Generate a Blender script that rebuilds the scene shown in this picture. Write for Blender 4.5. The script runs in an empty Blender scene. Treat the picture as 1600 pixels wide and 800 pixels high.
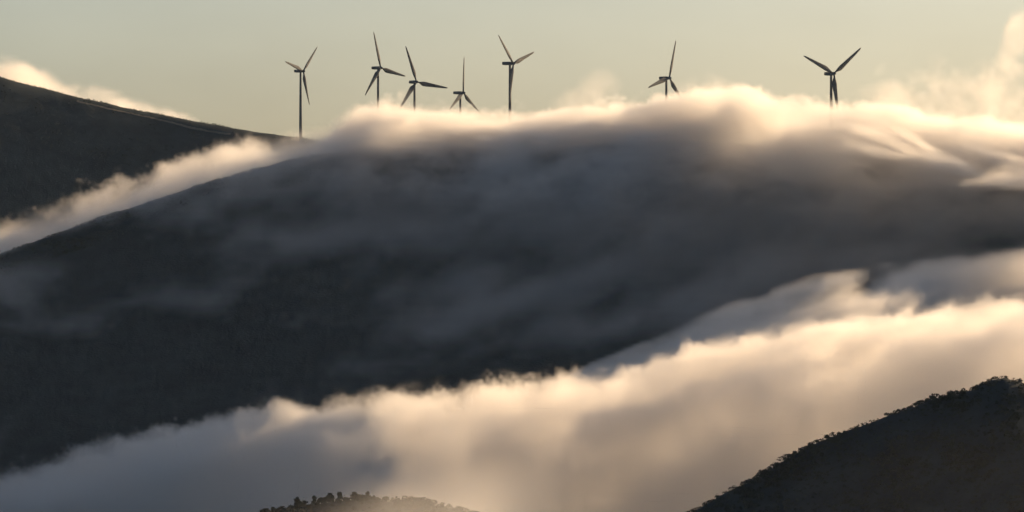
import bpy, bmesh, math, random
import numpy as np
from mathutils import Vector, Matrix
R = math.radians
sc = bpy.context.scene
C = sc.collection
F = 8000.0                      # focal length in pixels of the 1600 px wide photograph

# ------------------------------------------------------------------ camera
cd = bpy.data.cameras.new('camera'); cam = bpy.data.objects.new('camera', cd); C.objects.link(cam)
cd.sensor_width = 36; cd.lens = 36 * F / 1600
cd.clip_start = 1; cd.clip_end = 120000
cam.location = (0, 0, 0); cam.rotation_euler = (R(90), 0, 0)
sc.camera = cam

# ------------------------------------------------------------------ light
SUN_EL, SUN_AZ = 13.5, 46.0
w = bpy.data.worlds.new('World'); sc.world = w; w.use_nodes = True
nt = w.node_tree; nt.nodes.clear()
sky = nt.nodes.new('ShaderNodeTexSky'); sky.sky_type = 'NISHITA'; sky.sun_disc = False
sky.sun_elevation = R(SUN_EL); sky.sun_rotation = R(SUN_AZ)
sky.air_density = 0.8; sky.dust_density = 3.2; sky.ozone_density = 1.1; sky.altitude = 900
bg = nt.nodes.new('ShaderNodeBackground'); bg.inputs['Strength'].default_value = 0.064
wo = nt.nodes.new('ShaderNodeOutputWorld')
tcw = nt.nodes.new('ShaderNodeTexCoord'); mp = nt.nodes.new('ShaderNodeMapping'); mp.inputs['Scale'].default_value = (9, 9, 26)
nz = nt.nodes.new('ShaderNodeTexNoise'); nz.inputs['Scale'].default_value = 1.0; nz.inputs['Detail'].default_value = 5
mr = nt.nodes.new('ShaderNodeMapRange'); mr.inputs['From Min'].default_value = 0.3; mr.inputs['From Max'].default_value = 0.7; mr.inputs['To Min'].default_value = 0.91; mr.inputs['To Max'].default_value = 1.07
vmx = nt.nodes.new('ShaderNodeVectorMath'); vmx.operation = 'SCALE'      # thin uneven veil of high cloud in the sky
nt.links.new(tcw.outputs['Generated'], mp.inputs[0]); nt.links.new(mp.outputs[0], nz.inputs['Vector']); nt.links.new(nz.outputs['Fac'], mr.inputs['Value'])
nt.links.new(sky.outputs[0], vmx.inputs[0]); nt.links.new(mr.outputs[0], vmx.inputs['Scale']); nt.links.new(vmx.outputs[0], bg.inputs[0]); nt.links.new(bg.outputs[0], wo.inputs[0])
sd = Vector((math.sin(R(SUN_AZ)) * math.cos(R(SUN_EL)), math.cos(R(SUN_AZ)) * math.cos(R(SUN_EL)), math.sin(R(SUN_EL))))
sl = bpy.data.lights.new('sun', 'SUN'); sl.energy = 4.8; sl.angle = R(0.5); sl.color = (1.0, 0.70, 0.405)
so = bpy.data.objects.new('sun', sl); C.objects.link(so); so.rotation_euler = sd.to_track_quat('Z', 'Y').to_euler()
sc.view_settings.view_transform = 'Standard'; sc.view_settings.look = 'None'
sc.view_settings.exposure = 0.5; sc.view_settings.gamma = 1.0; sc.view_settings.use_curve_mapping = False
cy = sc.cycles
cy.use_denoising = True
try: cy.denoiser = 'OPENIMAGEDENOISE'
except Exception: pass
cy.use_adaptive_sampling = True; cy.adaptive_threshold = 0.06
cy.max_bounces = 7; cy.diffuse_bounces = 1; cy.volume_bounces = 7; cy.glossy_bounces = 1
cy.transmission_bounces = 1; cy.transparent_max_bounces = 12
cy.volume_step_rate = 2.5; cy.volume_max_steps = 512

# ------------------------------------------------------------------ helpers
def W(px, py, Y): return ((px - 800) * Y / F, Y, (400 - py) * Y / F)
def grad_noise(x, y, seed=0):
    x = np.asarray(x, float); y = np.asarray(y, float)
    xi = np.floor(x).astype(np.int64); yi = np.floor(y).astype(np.int64)
    fx = x - xi; fy = y - yi
    def g(ix, iy, dx, dy):
        h = (ix * 374761393 + iy * 668265263 + seed * 974711) & 0xffffffff
        h = ((h ^ (h >> 13)) * 1274126177) & 0xffffffff
        a = ((h ^ (h >> 16)) & 0xffff) / 65536.0 * 2 * np.pi
        return np.cos(a) * dx + np.sin(a) * dy
    u = fx**3 * (fx * (fx * 6 - 15) + 10); v = fy**3 * (fy * (fy * 6 - 15) + 10)
    n0 = g(xi, yi, fx, fy) * (1 - u) + g(xi + 1, yi, fx - 1, fy) * u
    n1 = g(xi, yi + 1, fx, fy - 1) * (1 - u) + g(xi + 1, yi + 1, fx - 1, fy - 1) * u
    return (n0 * (1 - v) + n1 * v) * 1.4
def fbm(x, y, size, octv=5, seed=0, gain=0.5):
    s = 0; a = 1; t = 0
    for i in range(octv):
        s = s + a * grad_noise(x / size, y / size, seed + i * 17); t += a; a *= gain; size /= 2.03
    return s / t
def sstep(a, b, x):
    t = np.clip((x - a) / (b - a), 0, 1); return t * t * (3 - 2 * t)
def crest(pts):                 # (px, py, Y) points -> x, Y, z arrays
    a = np.array([W(*p) for p in pts]); return a[:, 0], a[:, 1], a[:, 2]
def ip(x, X, V): return np.interp(x, X, V)

# ------------------------------------------------------------------ terrain
LEFT = crest([(-3000, -500, 7600), (-1800, -320, 7300), (-900, -120, 7000), (-400, 20, 6750), (0, 121, 6600), (60, 137, 6600), (130, 153, 6600),
              (200, 169, 6600), (260, 181, 6600), (330, 194, 6590), (400, 206, 6580), (473, 216, 6570), (600, 236, 6600),
              (800, 262, 6700), (1200, 310, 6900), (2400, 330, 7200), (4000, 200, 7600)])
MAIN = crest([(-2600, 1400, 4300), (-1200, 850, 4700), (-400, 545, 5050), (-100, 437, 5180), (0, 399, 5220), (60, 376, 5260), (120, 354, 5300), (170, 338, 5330), (250, 311, 5370),
              (330, 285, 5400), (400, 265, 5430), (480, 246, 5460), (560, 229, 5480), (640, 222, 5480), (700, 226, 5480), (800, 234, 5450),
              (880, 230, 5440), (960, 222, 5420), (1040, 220, 5400), (1150, 224, 5350), (1300, 232, 5300), (1400, 232, 5280), (1500, 240, 5250), (1600, 248, 5220),
              (2000, 250, 5100), (2600, 200, 5000), (4000, 100, 4800)])
RIGHT = crest([(-2000, 2600, 2600), (700, 1010, 2600), (1000, 852, 2600), (1070, 808, 2600), (1130, 770, 2600), (1200, 735, 2600), (1260, 700, 2600), (1300, 682, 2600), (1350, 664, 2600),
               (1400, 646, 2600), (1450, 627, 2600), (1500, 615, 2600), (1530, 603, 2600), (1553, 591, 2600), (1572, 588, 2600), (1590, 592, 2600), (1680, 625, 2600), (1850, 640, 2600), (2400, 600, 2700), (4000, 500, 2800)])
MID = crest([(-1500, 1600, 2800), (200, 930, 2800), (330, 850, 2800), (410, 806, 2800), (440, 796, 2800), (480, 785, 2800), (530, 778, 2800), (580, 776, 2800), (640, 778, 2800), (720, 790, 2800), (850, 820, 2800),
             (1000, 880, 2800), (1200, 870, 2800), (2000, 1000, 2800), (3000, 1200, 2800)])
def height(x, y):
    x = np.asarray(x, float); y = np.asarray(y, float)
    def ridge(H, sf, sb, r=25.0):
        d = y - ip(x, H[0], H[1]) ; z = ip(x, H[0], H[2])
        sf = np.asarray(sf); sb = np.asarray(sb)
        soft = lambda v: np.sqrt(v * v + r * r) - r
        return z - np.where(d < 0, soft(d) * sf, soft(d) * sb)
    hl = ridge(LEFT, 0.60, 0.15)
    hm = ridge(MAIN, 0.44, 0.12 + 0.20 * sstep(-150, -330, x), 60)
    hr = ridge(RIGHT, 0.46, 0.40, 5)
    hc = ridge(MID, 0.30, 0.40, 12) - 2.0
    big = fbm(x, y, 420, 5, 3)
    hm = hm + big * 16 * sstep(20, 260, np.abs(y - ip(x, MAIN[0], MAIN[1])))
    hl = hl + big * 3 * sstep(20, 260, np.abs(y - ip(x, LEFT[0], LEFT[1])))
    base = -360 + 40 * fbm(x, y, 900, 4, 9) + 500 * sstep(9000, 26000, y) * 0.2
    near = -25 - 0.30 * np.sqrt(x * x + y * y)
    h = np.maximum.reduce([hl, hm, hr, hc, base, near])
    return h + 2.6 * fbm(x, y, 45, 6, 5, 0.62)

def nodes_mat(name):
    m = bpy.data.materials.new(name); m.use_nodes = True
    n = m.node_tree; n.nodes.clear(); return m, n
def N(n, t, **k):
    a = n.nodes.new(t)
    for q, v in k.items(): setattr(a, q, v)
    return a
def surf(name, cols, scale, rough=0.9, bump=0.0, scale2=None):
    m, n = nodes_mat(name)
    tc = N(n, 'ShaderNodeTexCoord')
    a = N(n, 'ShaderNodeTexNoise'); a.inputs['Scale'].default_value = scale; a.inputs['Detail'].default_value = 8; a.inputs['Roughness'].default_value = 0.65
    r = N(n, 'ShaderNodeValToRGB')
    r.color_ramp.elements[0].position = 0.35; r.color_ramp.elements[1].position = 0.68
    r.color_ramp.elements[0].color = (*cols[0], 1); r.color_ramp.elements[1].color = (*cols[1], 1)
    p = N(n, 'ShaderNodeBsdfPrincipled'); p.inputs['Roughness'].default_value = rough
    p.inputs['Specular IOR Level'].default_value = 0.15
    o = N(n, 'ShaderNodeOutputMaterial')
    n.links.new(tc.outputs['Object'], a.inputs['Vector']); n.links.new(a.outputs['Fac'], r.inputs['Fac'])
    n.links.new(r.outputs[0], p.inputs['Base Color']); n.links.new(p.outputs[0], o.inputs[0])
    if bump:
        b = N(n, 'ShaderNodeBump'); b.inputs['Distance'].default_value = bump
        a2 = N(n, 'ShaderNodeTexNoise'); a2.inputs['Scale'].default_value = scale2 or scale * 5; a2.inputs['Detail'].default_value = 6
        n.links.new(tc.outputs['Object'], a2.inputs['Vector']); n.links.new(a2.outputs['Fac'], b.inputs['Height']); n.links.new(b.outputs[0], p.inputs['Normal'])
    return m
M_hill = surf('hill_scrub', ((0.018, 0.028, 0.032), (0.036, 0.049, 0.052)), 0.03, 0.95, 0.5, 0.35)
M_leaf = surf('leaves', ((0.014, 0.022, 0.017), (0.034, 0.046, 0.034)), 0.4, 0.8)
M_bark = surf('bark', ((0.05, 0.04, 0.03), (0.10, 0.08, 0.06)), 2.0, 0.9)
M_paint = surf('backlit_turbine_paint', ((0.11, 0.11, 0.11), (0.15, 0.15, 0.15)), 0.25, 0.8)  # white paint darkened in its colour so the turbines read as backlit silhouettes
M_dirt = surf('gravel_track', ((0.12, 0.11, 0.09), (0.20, 0.18, 0.14)), 0.3, 0.95)

def mesh_obj(name, verts, faces, mat, parent=None, smooth=False):
    me = bpy.data.meshes.new(name); me.from_pydata([tuple(v) for v in verts], [], faces); me.update()
    if smooth: me.shade_smooth()
    me.materials.append(mat)
    o = bpy.data.objects.new(name, me); C.objects.link(o)
    if parent: o.parent = parent
    return o
def tag(o, label=None, cat=None, group=None, kind=None):
    for k, v in (('label', label), ('category', cat), ('group', group), ('kind', kind)):
        if v: o[k] = v

def build_terrain():
    px = np.concatenate([np.linspace(-4000, -500, 50)[:-1], np.linspace(-500, 2100, 650), np.linspace(2100, 5600, 50)[1:]])
    Y = np.concatenate([np.linspace(-400, 2200, 24)[:-1], np.linspace(2200, 3200, 140)[:-1], np.linspace(3200, 4300, 40)[:-1], np.linspace(4300, 7000, 300)[:-1],
                        np.geomspace(7000, 16000, 40)])
    PX, YY = np.meshgrid(px, Y, indexing='ij')
    XX = (PX - 800) * np.maximum(np.abs(YY), 1500) / F
    ZZ = height(XX, YY)
    nx, ny = XX.shape
    co = np.stack([XX, YY, ZZ], -1).reshape(-1, 3)
    i = np.arange(nx - 1)[:, None] * ny + np.arange(ny - 1)[None]
    q = np.stack([i, i + ny, i + ny + 1, i + 1], -1).reshape(-1, 4)
    me = bpy.data.meshes.new('terrain'); me.vertices.add(len(co)); me.vertices.foreach_set('co', co.ravel())
    me.loops.add(q.size); me.loops.foreach_set('vertex_index', q.ravel())
    me.polygons.add(len(q)); me.polygons.foreach_set('loop_start', np.arange(0, q.size, 4))
    me.update(); me.validate(); me.shade_smooth()
    me.materials.append(M_hill)
    o = bpy.data.objects.new('terrain', me); C.objects.link(o); tag(o, kind='structure')
build_terrain()

# ------------------------------------------------------------------ air
def build_haze():
    bm = bmesh.new(); bmesh.ops.create_cube(bm, size=1.0)
    for v in bm.verts: v.co = Vector((v.co.x * 30000, 8000 + v.co.y * 18000, -240 + v.co.z * 1560))
    me = bpy.data.meshes.new('haze'); bm.to_mesh(me); bm.free()
    m_, n = nodes_mat('haze')
    p = N(n, 'ShaderNodeVolumePrincipled'); p.inputs['Color'].default_value = (0.55, 0.74, 1.0, 1); p.inputs['Density'].default_value = HAZE; p.inputs['Anisotropy'].default_value = 0.2
    p.inputs['Density Attribute'].default_value = ''
    o_ = N(n, 'ShaderNodeOutputMaterial'); n.links.new(p.outputs[0], o_.inputs['Volume'])
    me.materials.append(m_); o = bpy.data.objects.new('haze', me); C.objects.link(o); tag(o, kind='stuff')
HAZE = 0.000005
if HAZE: build_haze()

# ------------------------------------------------------------------ fog volumes
def fog_material(name, color, aniso, mult):
    m, n = nodes_mat(name)
    p = N(n, 'ShaderNodeVolumePrincipled'); p.inputs['Color'].default_value = (*color, 1)
    p.inputs['Anisotropy'].default_value = aniso; p.inputs['Density'].default_value = mult
    p.inputs['Density Attribute'].default_value = 'density'
    o = N(n, 'ShaderNodeOutputMaterial'); n.links.new(p.outputs[0], o.inputs['Volume'])
    return m
M_fog = fog_material('fog', (0.985, 0.965, 0.94), 0.63, 0.005)

def fog(name, centre, rot, size, vox, fn, n1=90, n1s=(1, 1, 1), warp=20, n2=140, n2s=(1, 1, 1), thr=0.2, gain=2.0, detail=5, det2=6, mat=None, label=None, seed=0.0, rough=0.55, shear=0.0, vy=1.0, edge=0.45, tilt=0.0):
    """fn(x, y) world arrays -> dict top, bottom, soft, dens, amp. The field is sampled per column; 3-D noise shapes it."""
    L, Wd, H = size
    nx, ny, nz = [max(8, int(s / v)) for s, v in ((L, vox), (Wd, vox * vy), (H, vox))]
    lx = np.linspace(-L / 2, L / 2, nx); ly = np.linspace(-Wd / 2, Wd / 2, ny)
    LX, LY = np.meshgrid(lx, ly, indexing='ij')
    ca, sa = math.cos(R(rot)), math.sin(R(rot))
    X = centre[0] + LX * ca - LY * sa; Y = centre[1] + LX * sa + LY * ca
    d = fn(X, Y)
    full = lambda k: np.broadcast_to(d[k], X.shape).astype(float)
    ex = np.minimum(L / 2 - np.abs(LX), Wd / 2 - np.abs(LY))        # fade at the side walls of the domain
    dens = full('dens') * sstep(2 * vox, 25, ex)
    A = np.stack([full('top') - centre[2], full('bottom') - centre[2], full('soft')], -1).reshape(-1, 3)
    deep = float(np.max(d.get('deep', 70)))
    B = np.stack([dens, full('amp'), full('cover') if 'cover' in d else np.zeros_like(X)], -1).reshape(-1, 3)
    nv = nx * ny
    me = bpy.data.meshes.new(name)
    co = np.stack([LX, LY, np.clip(full('top') - centre[2], -H / 2, H / 2)], -1).reshape(-1, 3)
    me.vertices.add(nv); me.vertices.foreach_set('co', co.ravel())
    st = 1
    i = np.arange(nx - 1)[:, None] * ny + np.arange(ny - 1)[None]
    q = np.stack([i, i + ny, i + ny + 1, i + 1], -1).reshape(-1, 4)
    me.loops.add(q.size); me.loops.foreach_set('vertex_index', q.ravel())
    me.polygons.add(len(q)); me.polygons.foreach_set('loop_start', np.arange(0, q.size, 4)); me.update()
    for nm, arr in (('fa', A), ('fb', B)):
        at = me.attributes.new(nm, 'FLOAT_VECTOR', 'POINT'); at.data.foreach_set('vector', arr.astype(np.float32).ravel())
    mat = mat or M_fog
    me.materials.append(mat)
    o = bpy.data.objects.new(name, me); C.objects.link(o)
    o.location = centre; o.rotation_euler = (0, 0, R(rot))
    g = bpy.data.node_groups.new(name + '_field', 'GeometryNodeTree')
    g.interface.new_socket('Geometry', in_out='INPUT', socket_type='NodeSocketGeometry')
    g.interface.new_socket('Geometry', in_out='OUTPUT', socket_type='NodeSocketGeometry')
    gi = N(g, 'NodeGroupInput'); go = N(g, 'NodeGroupOutput'); lk = g.links.new
    def put(s, v):
        if hasattr(v, 'is_linked') or isinstance(v, bpy.types.NodeSocket): lk(v, s)
        else: s.default_value = v
    def m(op, a, b=None, c=None, clamp=False):
        q = N(g, 'ShaderNodeMath', operation=op, use_clamp=clamp); put(q.inputs[0], a)
        if b is not None: put(q.inputs[1], b)
        if c is not None: put(q.inputs[2], c)
        return q.outputs[0]
    def vm(op, a, b=None):
        q = N(g, 'ShaderNodeVectorMath', operation=op); put(q.inputs[0], a)
        if b is not None: put(q.inputs[1], b)
        return q.outputs[0]
    def sep(v):
        q = N(g, 'ShaderNodeSeparateXYZ'); put(q.inputs[0], v); return q.outputs
    pos = N(g, 'GeometryNodeInputPosition').outputs[0]
    x, y, z = sep(pos)
    ix = m('ROUND', m('MULTIPLY', m('ADD', x, L / 2), (nx - 1) / L)); iy = m('ROUND', m('MULTIPLY', m('ADD', y, Wd / 2), (ny - 1) / Wd))
    ix = m('MINIMUM', m('MAXIMUM', ix, 0.0), float(nx - 1)); iy = m('MINIMUM', m('MAXIMUM', iy, 0.0), float(ny - 1))
    idx = m('ADD', m('MULTIPLY', ix, float(ny)), iy)
    def samp(attr):
        na = N(g, 'GeometryNodeInputNamedAttribute', data_type='FLOAT_VECTOR'); na.inputs[0].default_value = attr
        s = N(g, 'GeometryNodeSampleIndex', data_type='FLOAT_VECTOR', domain='POINT')
        lk(gi.outputs[0], s.inputs['Geometry']); lk(na.outputs[0], s.inputs['Value']); lk(idx, s.inputs['Index'])
        return sep(s.outputs[0])
    top, bot, soft = samp('fa'); dn, amp, cov = samp('fb')
    def noise(v, size_, det, ro=0.55, col=False):
        q = N(g, 'ShaderNodeTexNoise'); q.inputs['Scale'].default_value = 1.0 / size_; q.inputs['Detail'].default_value = det; q.inputs['Roughness'].default_value = ro
        lk(v, q.inputs['Vector']); return q.outputs['Color' if col else 'Fac']
    off = vm('ADD', pos, (seed * 371.3, seed * 113.7, seed * 57.1))
    if shear:
        cmb = N(g, 'ShaderNodeCombineXYZ'); lk(m('MULTIPLY', z, shear), cmb.inputs[0]); off = vm('ADD', off, cmb.outputs[0])
    if tilt:
        cmb2 = N(g, 'ShaderNodeCombineXYZ'); lk(m('MULTIPLY', x, tilt), cmb2.inputs[2]); off = vm('ADD', off, cmb2.outputs[0])
    wv = vm('MULTIPLY', vm('SUBTRACT', noise(off, n1 * 0.8, 2, 0.5, True), (0.5, 0.5, 0.5)), (warp * 2,) * 3)
    pw = vm('ADD', off, wv)
    a = noise(vm('MULTIPLY', pw, tuple(1 / s for s in n1s)), n1, detail, rough)
    b = noise(vm('MULTIPLY', pw, tuple(1 / s for s in n2s)), n2, det2, 0.62)
    h = m('SUBTRACT', m('ADD', top, m('MULTIPLY', m('SUBTRACT', a, 0.5), m('MULTIPLY', amp, 4.0))), z)
    e = m('DIVIDE', h, soft, clamp=True)
    e = m('MULTIPLY', m('MULTIPLY', e, e), m('SUBTRACT', 3.0, m('MULTIPLY', e, 2.0)))
    e = m('MULTIPLY', e, m('ADD', edge, m('MULTIPLY', m('DIVIDE', h, deep, clamp=True), 1.0 - edge)))
    fb = m('DIVIDE', m('SUBTRACT', m('ADD', z, m('MULTIPLY', m('SUBTRACT', b, 0.5), m('MULTIPLY', amp, 2.0))), bot), 8.0, clamp=True)
    body = m('MULTIPLY', m('ADD', m('SUBTRACT', b, thr), cov), gain, clamp=True)
    dd = m('MULTIPLY', m('MULTIPLY', e, fb), m('MULTIPLY', body, dn))
    dd = m('ADD', m('MULTIPLY', dd, 200.0), 0.0)      # grid values are 200 x the density per metre
    vc = N(g, 'GeometryNodeVolumeCube'); lk(dd, vc.inputs['Density'])
    vc.inputs['Min'].default_value = (-L / 2, -Wd / 2, -H / 2); vc.inputs['Max'].default_value = (L / 2, Wd / 2, H / 2)
    vc.inputs['Resolution X'].default_value = nx; vc.inputs['Resolution Y'].default_value = ny; vc.inputs['Resolution Z'].default_value = nz
    sm = N(g, 'GeometryNodeSetMaterial'); sm.inputs['Material'].default_value = mat
    lk(vc.outputs[0], sm.inputs['Geometry']); lk(sm.outputs[0], go.inputs[0])
    md = o.modifiers.new('field', 'NODES'); md.node_group = g
    tag(o, label=label, cat='cloud' if 'cloud' in name else 'fog', kind='stuff')
    return o
def line(pts, Y, x):            # (px, py) profile at depth Y -> z over world x
    p = np.array([W(a, b, Y) for a, b in pts]); return np.interp(x, p[:, 0], p[:, 2])
def pline(pts, px):             # profile over px
    p = np.array(pts, float); return np.interp(px, p[:, 0], p[:, 1])
def gauss(v, c, s): return np.exp(-((v - c) / s) ** 2)

# fog bank in the near valley
FRONT_T = [(-300, 815), (0, 744), (100, 715), (240, 684), (330, 662), (420, 650), (500, 642), (600, 625), (700, 620), (760, 606), (860, 600), (1000, 588), (1060, 573), (1130, 548),
           (1200, 520), (1300, 518), (1400, 495), (1500, 487), (1560, 478), (1700, 470), (2000, 450)]
FRONT_Y = [(-300, 4400), (0, 4440), (400, 4290), (540, 4170), (800, 3900), (1200, 3750), (1600, 3600), (2000, 3500)]
def f_front(X, Y):
    px = X / Y * F + 800
    yc = pline(FRONT_Y, px); py = pline(FRONT_T, px)
    ztop = (400 - py) * yc / F
    d = (yc - Y)                # metres towards the camera from the back shoulder
    top = ztop + 6 - np.where(d > 0, 0.23 * d + 1.0 * np.maximum(0, d - 110), 0.0010 * d * d)
    return dict(top=top, bottom=-245, soft=8, dens=0.033, amp=21, deep=55, cover=0.03)
fog('valley_fog', (10, 3980, -135), 0, (1120, 1300, 230), 2.5, f_front, vy=2.2, edge=1.5, n1=38, n1s=(1.1, 3.0, 1), warp=20, n2=42, n2s=(1.3, 3, 1), thr=0.40, gain=4, detail=8, rough=0.78,
    label='bright bank of fog filling the valley in front of the dark hillside', seed=1)

# grey fog behind it, at the foot of the main hill
BACK_T = [(700, 700), (860, 598), (940, 562), (1020, 530), (1110, 490), (1200, 460), (1260, 438), (1290, 430), (1400, 416), (1500, 400), (1600, 390), (1800, 380)]
def f_back(X, Y):
    px = X / Y * F + 800
    yc = pline([(880, 4420), (1330, 4470), (1450, 4620), (1700, 4700)], px)
    ztop = (400 - pline(BACK_T, px)) * yc / F + 4
    d = yc - Y
    top = ztop - np.where(d > 0, 0.45 * d, 0.002 * d * d)
    return dict(top=top, bottom=-200, soft=6, dens=0.08, amp=7, deep=30)
fog('valley_fog_behind', (330, 4450, -80), 0, (700, 560, 200), 3, f_back, vy=2, n1=34, n1s=(2.2, 3, 0.8), warp=14, n2=40, n2s=(3.2, 3, .7), thr=0.40, gain=4, tilt=-0.35, detail=7, rough=0.68,
    label='grey fog at the foot of the hill with a thin sunlit rim', seed=2)

# cloud pouring over the ridge
CAP_T = [(380, 260), (440, 236), (480, 220), (520, 188), (560, 162), (600, 154), (660, 162), (720, 168), (800, 176), (860, 174), (910, 170), (960, 162), (1040, 157), (1100, 134), (1160, 132),
         (1220, 146), (1300, 163), (1400, 160), (1450, 170), (1500, 180), (1600, 190), (1900, 200)]
def f_cap(X, Y):
    px = X / Y * F + 800
    yc = ip(X, MAIN[0], MAIN[1]) + 60 - 225 * sstep(1080, 1250, px)
    ztop = (400 - pline(CAP_T, px)) * yc / F
    g = height(X, Y)
    d = yc - Y
    top = ztop + 0 - np.where(d > 0, 0.0009 * d * d + 0.13 * d, 0.0004 * d * d)
    top = np.maximum(top, g + 8)
    down = (ztop - g)           # how far down the slope from the cloud top
    fade = np.where(d > 0, sstep(150, 45, down), 1.0)
    return dict(top=np.minimum(top, np.maximum(g + 10, ztop + 5)), bottom=g - 6, soft=6 + 16 * sstep(800, 620, px), dens=0.10 * sstep(430, 620, px) * fade, amp=22, deep=28)
fog('ridge_cloud', (180, 5400, 80), 0, (1250, 860, 300), 3, f_cap, vy=2.2, n1=42, n1s=(1.5, 2.2, 0.9), warp=24, n2=50, n2s=(2.2, 3, .7), thr=0.37, gain=3.6, detail=8, rough=0.76,
    label='sunlit cloud rolling over the ridge around the turbine towers', seed=3)

# fog spilling through the saddle on the left
SAD_T = [(-200, 400), (0, 350), (60, 330), (130, 305), (200, 285), (260, 250), (300, 235), (340, 222), (400, 216), (450, 216), (560, 205), (700, 200)]
def f_sad(X, Y):
    px = X / Y * F + 800
    yc = 5900
    ztop = (400 - pline(SAD_T, px)) * yc / F
    d = yc - Y
    return dict(top=ztop - np.where(d > 0, 0.09 * d, 0.0016 * d * d), bottom=height(X, Y) - 6, soft=10, dens=0.032, amp=34)
fog('saddle_fog', (-400, 5800, 60), 0, (900, 560, 340), 3.2, f_sad, vy=2, n1=50, n1s=(1, 3, 1), warp=30, n2=50, n2s=(1.4, 3, 1), thr=0.44, gain=5, detail=8, rough=0.76,
    label='golden fog spilling down the saddle between the two left hills', seed=4)

# thin veil lying on the shaded hillside
def f_veil(X, Y):
    g = height(X, Y); px = X / Y * F + 800
    py = 400 - g / Y * F
    cov = -0.03 + 0.13 * sstep(100, 900, px) - 0.16 * sstep(380, 600, py)
    return dict(top=g + 34, bottom=g - 8, soft=30, dens=0.028, amp=12, cover=cov)
fog('hillside_mist', (0, 5050, 0), 0, (1500, 1100, 480), 7, f_veil, n1=120, n1s=(1.4, 1.6, 1), warp=50, n2=120, n2s=(1.7, 1.3, 1), thr=0.42, gain=7.0, tilt=-0.35,
    label='thin grey mist drifting in streaks over the dark hillside', seed=5)

# cloud behind the left ridge, and broken cloud high on the right
BL_T = [(-500, 60), (-200, 70), (0, 84), (40, 92), (70, 104), (100, 122), (160, 134), (220, 148), (260, 158), (300, 176), (340, 205), (400, 240)]
def f_bl(X, Y):
    px = X / Y * F + 800
    d = np.abs(Y - 8200)
    return dict(top=(400 - pline(BL_T, px)) * 8200 / F - 0.002 * d * d, bottom=150, soft=12, dens=0.04 * sstep(380, 300, px), amp=20, deep=40)
fog('distant_cloud', (-740, 8200, 240), 0, (900, 300, 240), 6, f_bl, n1=80, warp=30, n1s=(1, 2, 1), n2=70, n2s=(1, 2.5, 1), thr=0.42, gain=3, detail=6,
    label='peach cloud bank rising behind the bare left ridge', seed=6)
BR_T = [(1300, 170), (1340, 125), (1380, 104), (1430, 92), (1465, 74), (1485, 92), (1500, 100), (1520, 84), (1545, 80), (1565, 50), (1580, 18), (1620, 2), (1800, -30)]
def f_br(X, Y):
    px = X / Y * F + 800
    d = np.abs(Y - 9000)
    return dict(top=(400 - pline(BR_T, px)) * 9000 / F - 0.001 * d * d, bottom=225, soft=15, dens=0.009, amp=24, deep=60, cover=0.02 * sstep(1480, 1600, px))
fog('high_cloud', (820, 9000, 360), 0, (680, 360, 320), 6, f_br, n1=90, warp=40, n1s=(1, 2, 1), n2=85, n2s=(1, 3, 1), thr=0.51, gain=8.0, detail=6,
    label='broken cream cloud high in the sky at the right edge', seed=7)

TH_T = [(820, 190), (870, 140), (905, 108), (935, 98), (960, 112), (985, 140), (1030, 150), (1080, 120), (1110, 105), (1160, 125), (1220, 150), (1300, 175)]
def f_th(X, Y):
    px = X / Y * F + 800
    d = np.abs(Y - 8800)
    return dict(top=(400 - pline(TH_T, px)) * 8800 / F - 0.001 * d * d, bottom=215, soft=25, dens=0.005, amp=22, deep=60)
fog('thin_cloud', (290, 8800, 295), 0, (600, 300, 160), 6, f_th, n1=70, warp=40, n1s=(1, 2, 1), n2=70, n2s=(1, 3, 1), thr=0.47, gain=6.0, detail=6,
    label='thin pale wisps of cloud behind the middle of the ridge', seed=11)

# lobe of the ridge cloud rolling over the slope on the right
RO_T = [(1440, 300), (1480, 288), (1510, 268), (1550, 256), (1600, 240), (1700, 220), (1850, 215)]
RO_B = [(1440, 292), (1500, 291), (1600, 292), (1850, 330)]
def f_roll(X, Y):
    px = X / Y * F + 800
    d = np.abs(Y - 4860)
    return dict(top=(400 - pline(RO_T, px)) * 4860 / F - 0.004 * d * d, bottom=(400 - pline(RO_B, px)) * 4860 / F, soft=10, dens=0.05, amp=12, deep=12)
fog('rolling_cloud', (530, 4860, 85), 0, (280, 160, 110), 3, f_roll, n1=45, n1s=(1.8, 1, 0.8), warp=16, n2=35, n2s=(2, 2, .7), thr=0.40, gain=4,
    label='bright lobe of cloud curling down the slope at the right edge', seed=8)

# torn streaks of cloud sliding down below the crest on the right
ST_T = [(1270, 182), (1330, 186), (1420, 200), (1500, 220), (1580, 240), (1700, 262)]
def f_st(X, Y):
    px = X / Y * F + 800
    yc = ip(X, MAIN[0], MAIN[1]) - 250; d = np.abs(Y - yc)
    zt = (400 - pline(ST_T, px)) * yc / F
    return dict(top=zt - 0.003 * d * d, bottom=zt - 34, soft=6, dens=0.10 * sstep(1290, 1370, px), amp=8, deep=15)
fog('cloud_streaks', (430, 5000, 115), 0, (400, 170, 110), 2.5, f_st, vy=2, n1=30, n1s=(2.5, 2, 0.8), warp=10, n2=26, n2s=(3.2, 3, 0.7), thr=0.50, gain=7, detail=7, rough=0.7, tilt=0.38,
    label='torn golden streaks of cloud sliding down below the crest on the right', seed=10)

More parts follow.
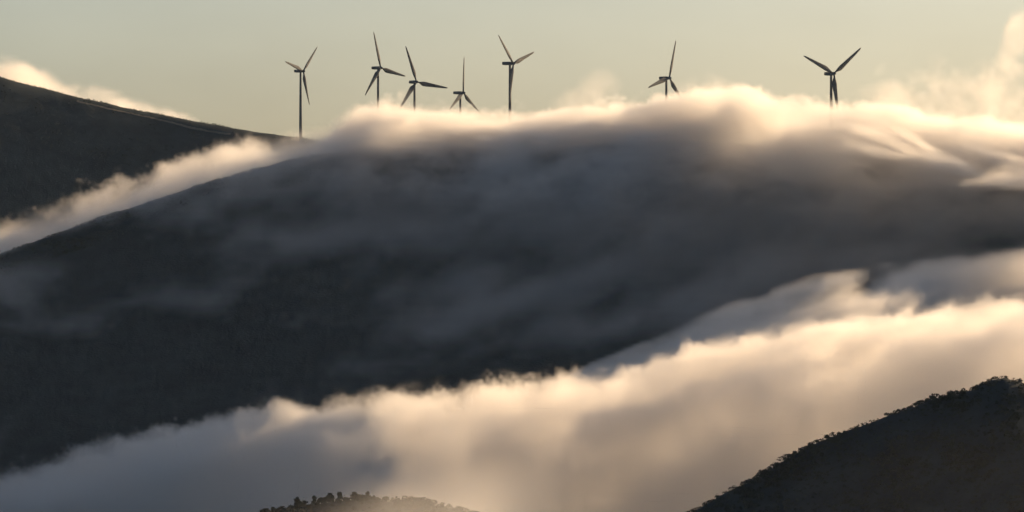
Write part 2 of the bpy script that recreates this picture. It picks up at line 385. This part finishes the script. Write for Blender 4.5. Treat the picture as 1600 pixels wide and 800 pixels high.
# thin mist hanging over the nearest hills
LO_T = [(200, 850), (400, 800), (480, 768), (560, 735), (640, 705), (760, 690), (900, 690), (1050, 700), (1200, 680), (1350, 640), (1500, 610), (1700, 600)]
def f_low(X, Y):
    px = X / Y * F + 800
    yc = 2680 - 280 * sstep(1050, 1300, px)
    d = np.abs(Y - yc)
    return dict(top=(400 - pline(LO_T, px)) * yc / F - 0.0006 * d * d, bottom=-190, soft=30, dens=(0.0035 * sstep(900, 700, px) + 0.0025 * sstep(520, 620, px) * sstep(900, 700, px) + 0.0001), amp=14)
fog('low_mist', (70, 2650, -125), 0, (560, 760, 130), 6, f_low, n1=80, warp=30, thr=0.25, gain=2.5,
    label='thin mist hanging over the nearest hills at the bottom', seed=9)

# ------------------------------------------------------------------ turbines
def tube(bm, p0, p1, r0, r1, n=20, caps=True):
    p0 = Vector(p0); p1 = Vector(p1); q = (p1 - p0).to_track_quat('Z', 'Y')
    rings = []
    for p, r in ((p0, r0), (p1, r1)):
        rings.append([bm.verts.new(p + q @ Vector((r * math.cos(2 * math.pi * k / n), r * math.sin(2 * math.pi * k / n), 0))) for k in range(n)])
    for k in range(n): bm.faces.new((rings[0][k], rings[0][(k + 1) % n], rings[1][(k + 1) % n], rings[1][k]))
    if caps: bm.faces.new(rings[0][::-1]); bm.faces.new(rings[1])
def from_bm(name, bm, mat, parent=None, smooth=True):
    bmesh.ops.recalc_face_normals(bm, faces=bm.faces)
    me = bpy.data.meshes.new(name); bm.to_mesh(me); bm.free()
    if smooth: me.shade_smooth()
    me.materials.append(mat); o = bpy.data.objects.new(name, me); C.objects.link(o); o.parent = parent
    return o
def blade_bm(Rr):               # blade along +Z, chord in X, rotor axis Y
    bm = bmesh.new(); secs = []
    st = [(0.0, 1.1, 1.1, 0), (0.05, 1.1, 1.1, 0), (0.10, 2.1, 1.0, 16), (0.19, 3.9, 0.85, 14), (0.26, 4.0, 0.75, 11), (0.4, 3.4, 0.6, 8), (0.6, 2.6, 0.45, 5), (0.8, 1.9, 0.3, 2), (0.94, 1.25, 0.2, 0), (1.0, 0.25, 0.04, 0)]
    n = 14
    for t, c, th, tw in st:
        ring = []
        for k in range(n):
            a = 2 * math.pi * k / n
            x = c * math.cos(a) * 0.5 * 1.4 - (c - 1.1) * 0.22; y = th * math.sin(a) * 0.95 * (1 + 0.3 * math.cos(a))
            v = Matrix.Rotation(R(tw), 3, 'Z') @ Vector((x, y, 0))
            ring.append(bm.verts.new((v.x, v.y + 1.2 * t * t, 1.2 + t * (Rr - 1.2))))
        secs.append(ring)
    for a, b in zip(secs, secs[1:]):
        for k in range(n): bm.faces.new((a[k], a[(k + 1) % n], b[(k + 1) % n], b[k]))
    bm.faces.new(secs[0][::-1]); bm.faces.new(secs[-1])
    return bm
def nacelle_bm():               # local: +Y is the rotor side; tower axis at origin, z=0 the shaft height
    bm = bmesh.new(); secs = []
    for y, w_, h0, h1 in ((-9.3, 1.3, -1.0, 1.3), (-9.0, 1.75, -1.5, 1.9), (-6, 1.9, -1.8, 2.0), (0, 1.95, -1.95, 2.0), (2.2, 1.8, -1.8, 1.85), (3.0, 1.45, -1.45, 1.5)):
        ring = []
        for k in range(16):
            a = 2 * math.pi * k / 16
            cx = math.copysign(abs(math.cos(a)) ** 0.55, math.cos(a)); cz = math.copysign(abs(math.sin(a)) ** 0.55, math.sin(a))
            ring.append(bm.verts.new((w_ * cx, y, (h0 + h1) / 2 + (h1 - h0) / 2 * cz)))
        secs.append(ring)
    for a, b in zip(secs, secs[1:]):
        for k in range(16): bm.faces.new((a[k], a[(k + 1) % 16], b[(k + 1) % 16], b[k]))
    bm.faces.new(secs[0][::-1]); bm.faces.new(secs[-1]); return bm
def hub_bm():
    bm = bmesh.new(); secs = []; n = 18
    for y, r in ((3.0, 1.35), (3.3, 1.6), (5.2, 1.65), (6.2, 1.3), (6.9, 0.75), (7.2, 0.2)):
        secs.append([bm.verts.new((r * math.cos(2 * math.pi * k / n), y, r * math.sin(2 * math.pi * k / n))) for k in range(n)])
    for a, b in zip(secs, secs[1:]):
        for k in range(n): bm.faces.new((a[k], a[(k + 1) % n], b[(k + 1) % n], b[k]))
    bm.faces.new(secs[0][::-1]); bm.faces.new(secs[-1]); return bm
protos = {}
def shared(key, make, name, parent):
    if key in protos:
        o = protos[key].copy(); C.objects.link(o); o.parent = parent
    else:
        o = from_bm(name, make(), M_paint, parent); protos[key] = o
    return o
BR = 45.0
TURB = [  # hub px, py, apparent rotor radius, cos(yaw), one blade vector (px right, px up), label
 (474, 111, 55, .52, (18, 36), 'wind turbine on the bare dark ridge, its whole tower clear of the fog'),
 (595, 106, 59, .64, (-12, 56), 'wind turbine with its lower tower dissolving in golden cloud, second from the left'),
 (651, 128, 60, .80, (-18, 56), 'wind turbine whose long blade points right toward the lowest turbine of the cluster'),
 (724, 145, 57, .47, (0, 61), 'lowest turbine of the cluster, one blade straight up, hardly any tower showing'),
 (802, 99, 64, .52, (-26, 45), 'tall wind turbine with one blade hanging down along its tower'),
 (1046, 122, 62, .60, (10, 64), 'wind turbine half sunk in cloud, one blade up and two low'),
 (1303, 115, 69, .80, (44, 42), 'rightmost wind turbine with blades spread in a wide V above the cloud')]
for i, (px, py, rp, c, bv, label) in enumerate(TURB):
    Yd = BR * F / rp
    yaw = math.acos(c)
    fdir = Vector((math.sin(yaw), -math.cos(yaw), 0))           # the way the rotor faces
    hub = Vector(W(px, py, Yd)); axis = hub - fdir * 4.3        # tower axis
    gz = float(height(axis.x, axis.y)) - 0.3
    root = bpy.data.objects.new('wind_turbine', None); C.objects.link(root); root.location = (axis.x, axis.y, gz)
    tag(root, label, 'wind turbine', 'wind turbines along the foggy ridge')
    H = hub.z - gz
    print('turbine', i, 'Y', round(Yd), 'tower', round(H, 1))
    bm = bmesh.new(); tube(bm, (0, 0, 0), (0, 0, 0.6), 3.0, 3.0, 28); tube(bm, (0, 0, 0.6), (0, 0, H - 1.7), 2.1, 1.25, 28)
    for hh in (0.33, 0.66): tube(bm, (0, 0, H * hh), (0, 0, H * hh + 0.25), 2.1 - 0.85 * hh + 0.1, 2.1 - 0.85 * hh + 0.1, 28)
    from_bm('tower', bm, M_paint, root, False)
    # local +Y -> fdir
    rz = math.atan2(-fdir.x, fdir.y)
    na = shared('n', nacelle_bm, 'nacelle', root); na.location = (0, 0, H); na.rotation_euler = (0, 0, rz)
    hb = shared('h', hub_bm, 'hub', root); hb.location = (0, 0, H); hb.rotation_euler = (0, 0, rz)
    # blade 0 direction in the rotor plane; horizontal in-plane unit u = (cos yaw, sin yaw, 0) projects to +px * c
    u = Vector((math.cos(yaw), math.sin(yaw), 0))
    th = math.atan2(bv[1] / rp, bv[0] / (rp * c))
    for k in range(3):
        t = th + k * 2 * math.pi / 3
        zax = u * math.cos(t) + Vector((0, 0, 1)) * math.sin(t)
        yax = fdir; xax = yax.cross(zax)
        mt = Matrix((xax, yax, zax)).transposed().to_4x4(); mt.translation = Vector((0, 0, H)) + fdir * 4.3
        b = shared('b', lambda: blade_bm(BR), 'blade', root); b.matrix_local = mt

# ------------------------------------------------------------------ trees on the near hills
def leaf_cloud(rng, centre, rad, n, size, squash=1.0, cone=False):
    """n small leaf clumps through the crown's volume, crowded into a few uneven lobes"""
    nl = 13
    lob = []
    for k in range(nl):
        a = rng.uniform(0, 6.28); hgt = rng.uniform(-0.75, 0.95)
        rr = rng.uniform(0.2, 0.62) * math.sqrt(max(0.05, 1 - hgt * hgt)) * (1 - (0.45 * (hgt + 1) / 2 if cone else 0))
        lob.append((rr * math.cos(a), rr * math.sin(a), hgt * 0.75, rng.uniform(0.16, 0.42)))
    V = []; Fc = []
    for k in range(n):
        lx, ly, lz, lr = lob[k % nl]
        d = Vector((rng.gauss(0, 1), rng.gauss(0, 1), rng.gauss(0, 1))).normalized() * lr * rng.uniform(0.35, 1.05)
        p = Vector(centre) + Vector(((lx + d.x) * rad, (ly + d.y) * rad, (lz + d.z) * rad * squash))
        nrm = (d + Vector((rng.gauss(0, .6), rng.gauss(0, .6), rng.gauss(0, .6)))).normalized()
        t = nrm.orthogonal().normalized(); b = nrm.cross(t)
        s_ = size * rng.uniform(0.6, 1.3); i = len(V)
        V += [p + t * s_, p + b * s_ * 0.8 + nrm * s_ * 0.2, p - t * s_, p - b * s_ * 0.8 - nrm * s_ * 0.1]
        Fc.append((i, i + 1, i + 2, i + 3))
    return V, Fc
def make_tree(h, rad, seed, cone):
    rng = random.Random(seed)
    root = bpy.data.objects.new('tree', None); C.objects.link(root)
    bm = bmesh.new()
    tube(bm, (0, 0, -0.6), (0.1, 0, h * 0.45), 0.22, 0.13, 8); tube(bm, (0.1, 0, h * 0.45), (0.0, 0.15, h * 0.85), 0.13, 0.04, 8)
    for k in range(6):
        a = rng.uniform(0, 6.28); z0 = h * rng.uniform(0.3, 0.6)
        tube(bm, (0.05, 0, z0), (rad * 0.6 * math.cos(a), rad * 0.6 * math.sin(a), z0 + h * 0.2), 0.08, 0.03, 6)
    from_bm('trunk', bm, M_bark, root)
    V, Fc = leaf_cloud(rng, (0, 0, h * 0.52), rad, 1100, 0.3, h * 0.5 / rad, cone)
    mesh_obj('crown', V, Fc, M_leaf, root)
    return root
tprotos = [make_tree(5.2, 3.3, 1, False), make_tree(4.4, 3.8, 2, False), make_tree(6.4, 2.9, 3, True), make_tree(4.0, 3.4, 4, False)]
rng = random.Random(5)
spots = [413, 420, 428, 436, 443, 452, 461, 468, 477, 486, 493, 503, 512, 519, 530, 541, 550, 562, 575, 588]
for i, px in enumerate(spots):
    src = tprotos[i % 4] if i not in (0,) else tprotos[0]
    if i < 4: o = src
    else:
        o = src.copy(); C.objects.link(o)
        for ch in list(src.children):
            c = ch.copy(); C.objects.link(c); c.parent = o
    Yt = 2800 + rng.uniform(-14, 10); x = (px + rng.uniform(-3, 3) - 800) * Yt / F
    o.location = (x, Yt, float(height(x, Yt)) - 0.2); o.rotation_euler = (0, 0, rng.uniform(0, 6.28))
    k = rng.uniform(0.75, 1.15); o.scale = (k, k, k * rng.uniform(0.9, 1.1))
    tag(o, 'small dark tree silhouetted on the crest of the misty hill at the bottom edge', 'tree', 'trees along the crest of the low hill')

def woodland(name, n, xr, yr, seed, hs, label, along=None):
    """low scrub and small trees packed over a near hill: one mass"""
    rs = np.random.RandomState(seed)
    X = rs.uniform(xr[0], xr[1], n); Y = rs.uniform(yr[0], yr[1], n)
    if along is not None:        # yr is then the offset from the ridge line
        Y = Y + ip(X, along[0], along[1])
        keep = fbm(X, Y, 60, 3, 31) > rs.uniform(-0.45, 0.25, n); X, Y = X[keep], Y[keep]; n = len(X)
    Z = height(X, Y)
    m_ = 34
    big = np.clip(fbm(X, Y, 40, 3, 21) * 1.6 + 0.5, 0.15, 1)
    Hh = (rs.uniform(hs[0], hs[1], n) * (0.5 + big))
    ang = rs.uniform(0, 2 * np.pi, (n, m_)); cz = rs.uniform(-0.5, 1, (n, m_)); cr = np.sqrt(np.clip(1 - cz * cz, 0, 1)) * rs.uniform(0.5, 1.1, (n, m_))
    lob = 1 + 0.35 * np.sin(ang * 2 + rs.uniform(0, 6, (n, 1))) 
    P = np.stack([cr * np.cos(ang) * lob * 0.75, cr * np.sin(ang) * lob * 0.75, 0.45 + 0.55 * cz], -1) * Hh[:, None, None]
    P = P + np.stack([X, Y, Z], -1)[:, None, :]
    T = rs.normal(size=(n, m_, 3)); T /= np.linalg.norm(T, axis=-1, keepdims=True)
    Bv = np.cross(T, rs.normal(size=(n, m_, 3))); Bv /= np.linalg.norm(Bv, axis=-1, keepdims=True)
    s_ = (Hh[:, None, None] * 0.22) * rs.uniform(0.6, 1.2, (n, m_, 1))
    V = np.stack([P + T * s_, P + Bv * s_, P - T * s_, P - Bv * s_], 2).reshape(-1, 3)
    nf = n * m_
    me = bpy.data.meshes.new(name); me.vertices.add(len(V)); me.vertices.foreach_set('co', V.ravel())
    me.loops.add(nf * 4); me.loops.foreach_set('vertex_index', np.arange(nf * 4)); me.polygons.add(nf); me.polygons.foreach_set('loop_start', np.arange(0, nf * 4, 4)); me.update()
    me.materials.append(M_leaf)
    o = bpy.data.objects.new(name, me); C.objects.link(o); tag(o, label, 'woodland', kind='stuff')
woodland('woodland', 9000, (60, 420), (2440, 2640), 11, (0.7, 1.9), 'dense dark scrub woodland covering the near hill at lower right')
woodland('scrub', 4500, (-170, 190), (2680, 2860), 12, (1.2, 2.4), 'low scrub covering the small hill at the bottom edge')

woodland('scrub', 5000, (-620, -200), (-110, 12), 13, (0.5, 1.7), 'patchy scrub along the bare crest of the main hill at left', MAIN)
woodland('scrub', 5000, (-760, -230), (-150, 12), 14, (0.4, 1.3), 'patchy scrub along the skyline of the far left ridge', LEFT)

# faint track cut across the bare left ridge
TR = [(120, 158), (150, 165), (190, 174), (235, 184), (270, 192), (300, 200), (330, 206), (360, 210)]
V = []; Fc = []
tx = np.linspace(120, 360, 120)
for px in tx:
    py = pline(TR, px)
    yy = np.linspace(6250, 6575, 400); xx = (px - 800) * yy / F      # walk out until the slope meets the line of sight
    best = float(yy[np.argmin(np.abs(400 - height(xx, yy) / yy * F - py))])
    x = (px - 800) * best / F
    for dy in (-2.5, 2.5):
        V.append((x, best + dy, float(height(x, best + dy)) + 0.25))
for i in range(len(tx) - 1): Fc.append((2 * i, 2 * i + 2, 2 * i + 3, 2 * i + 1))
tr = mesh_obj('path', V, Fc, M_dirt); tag(tr, kind='structure')
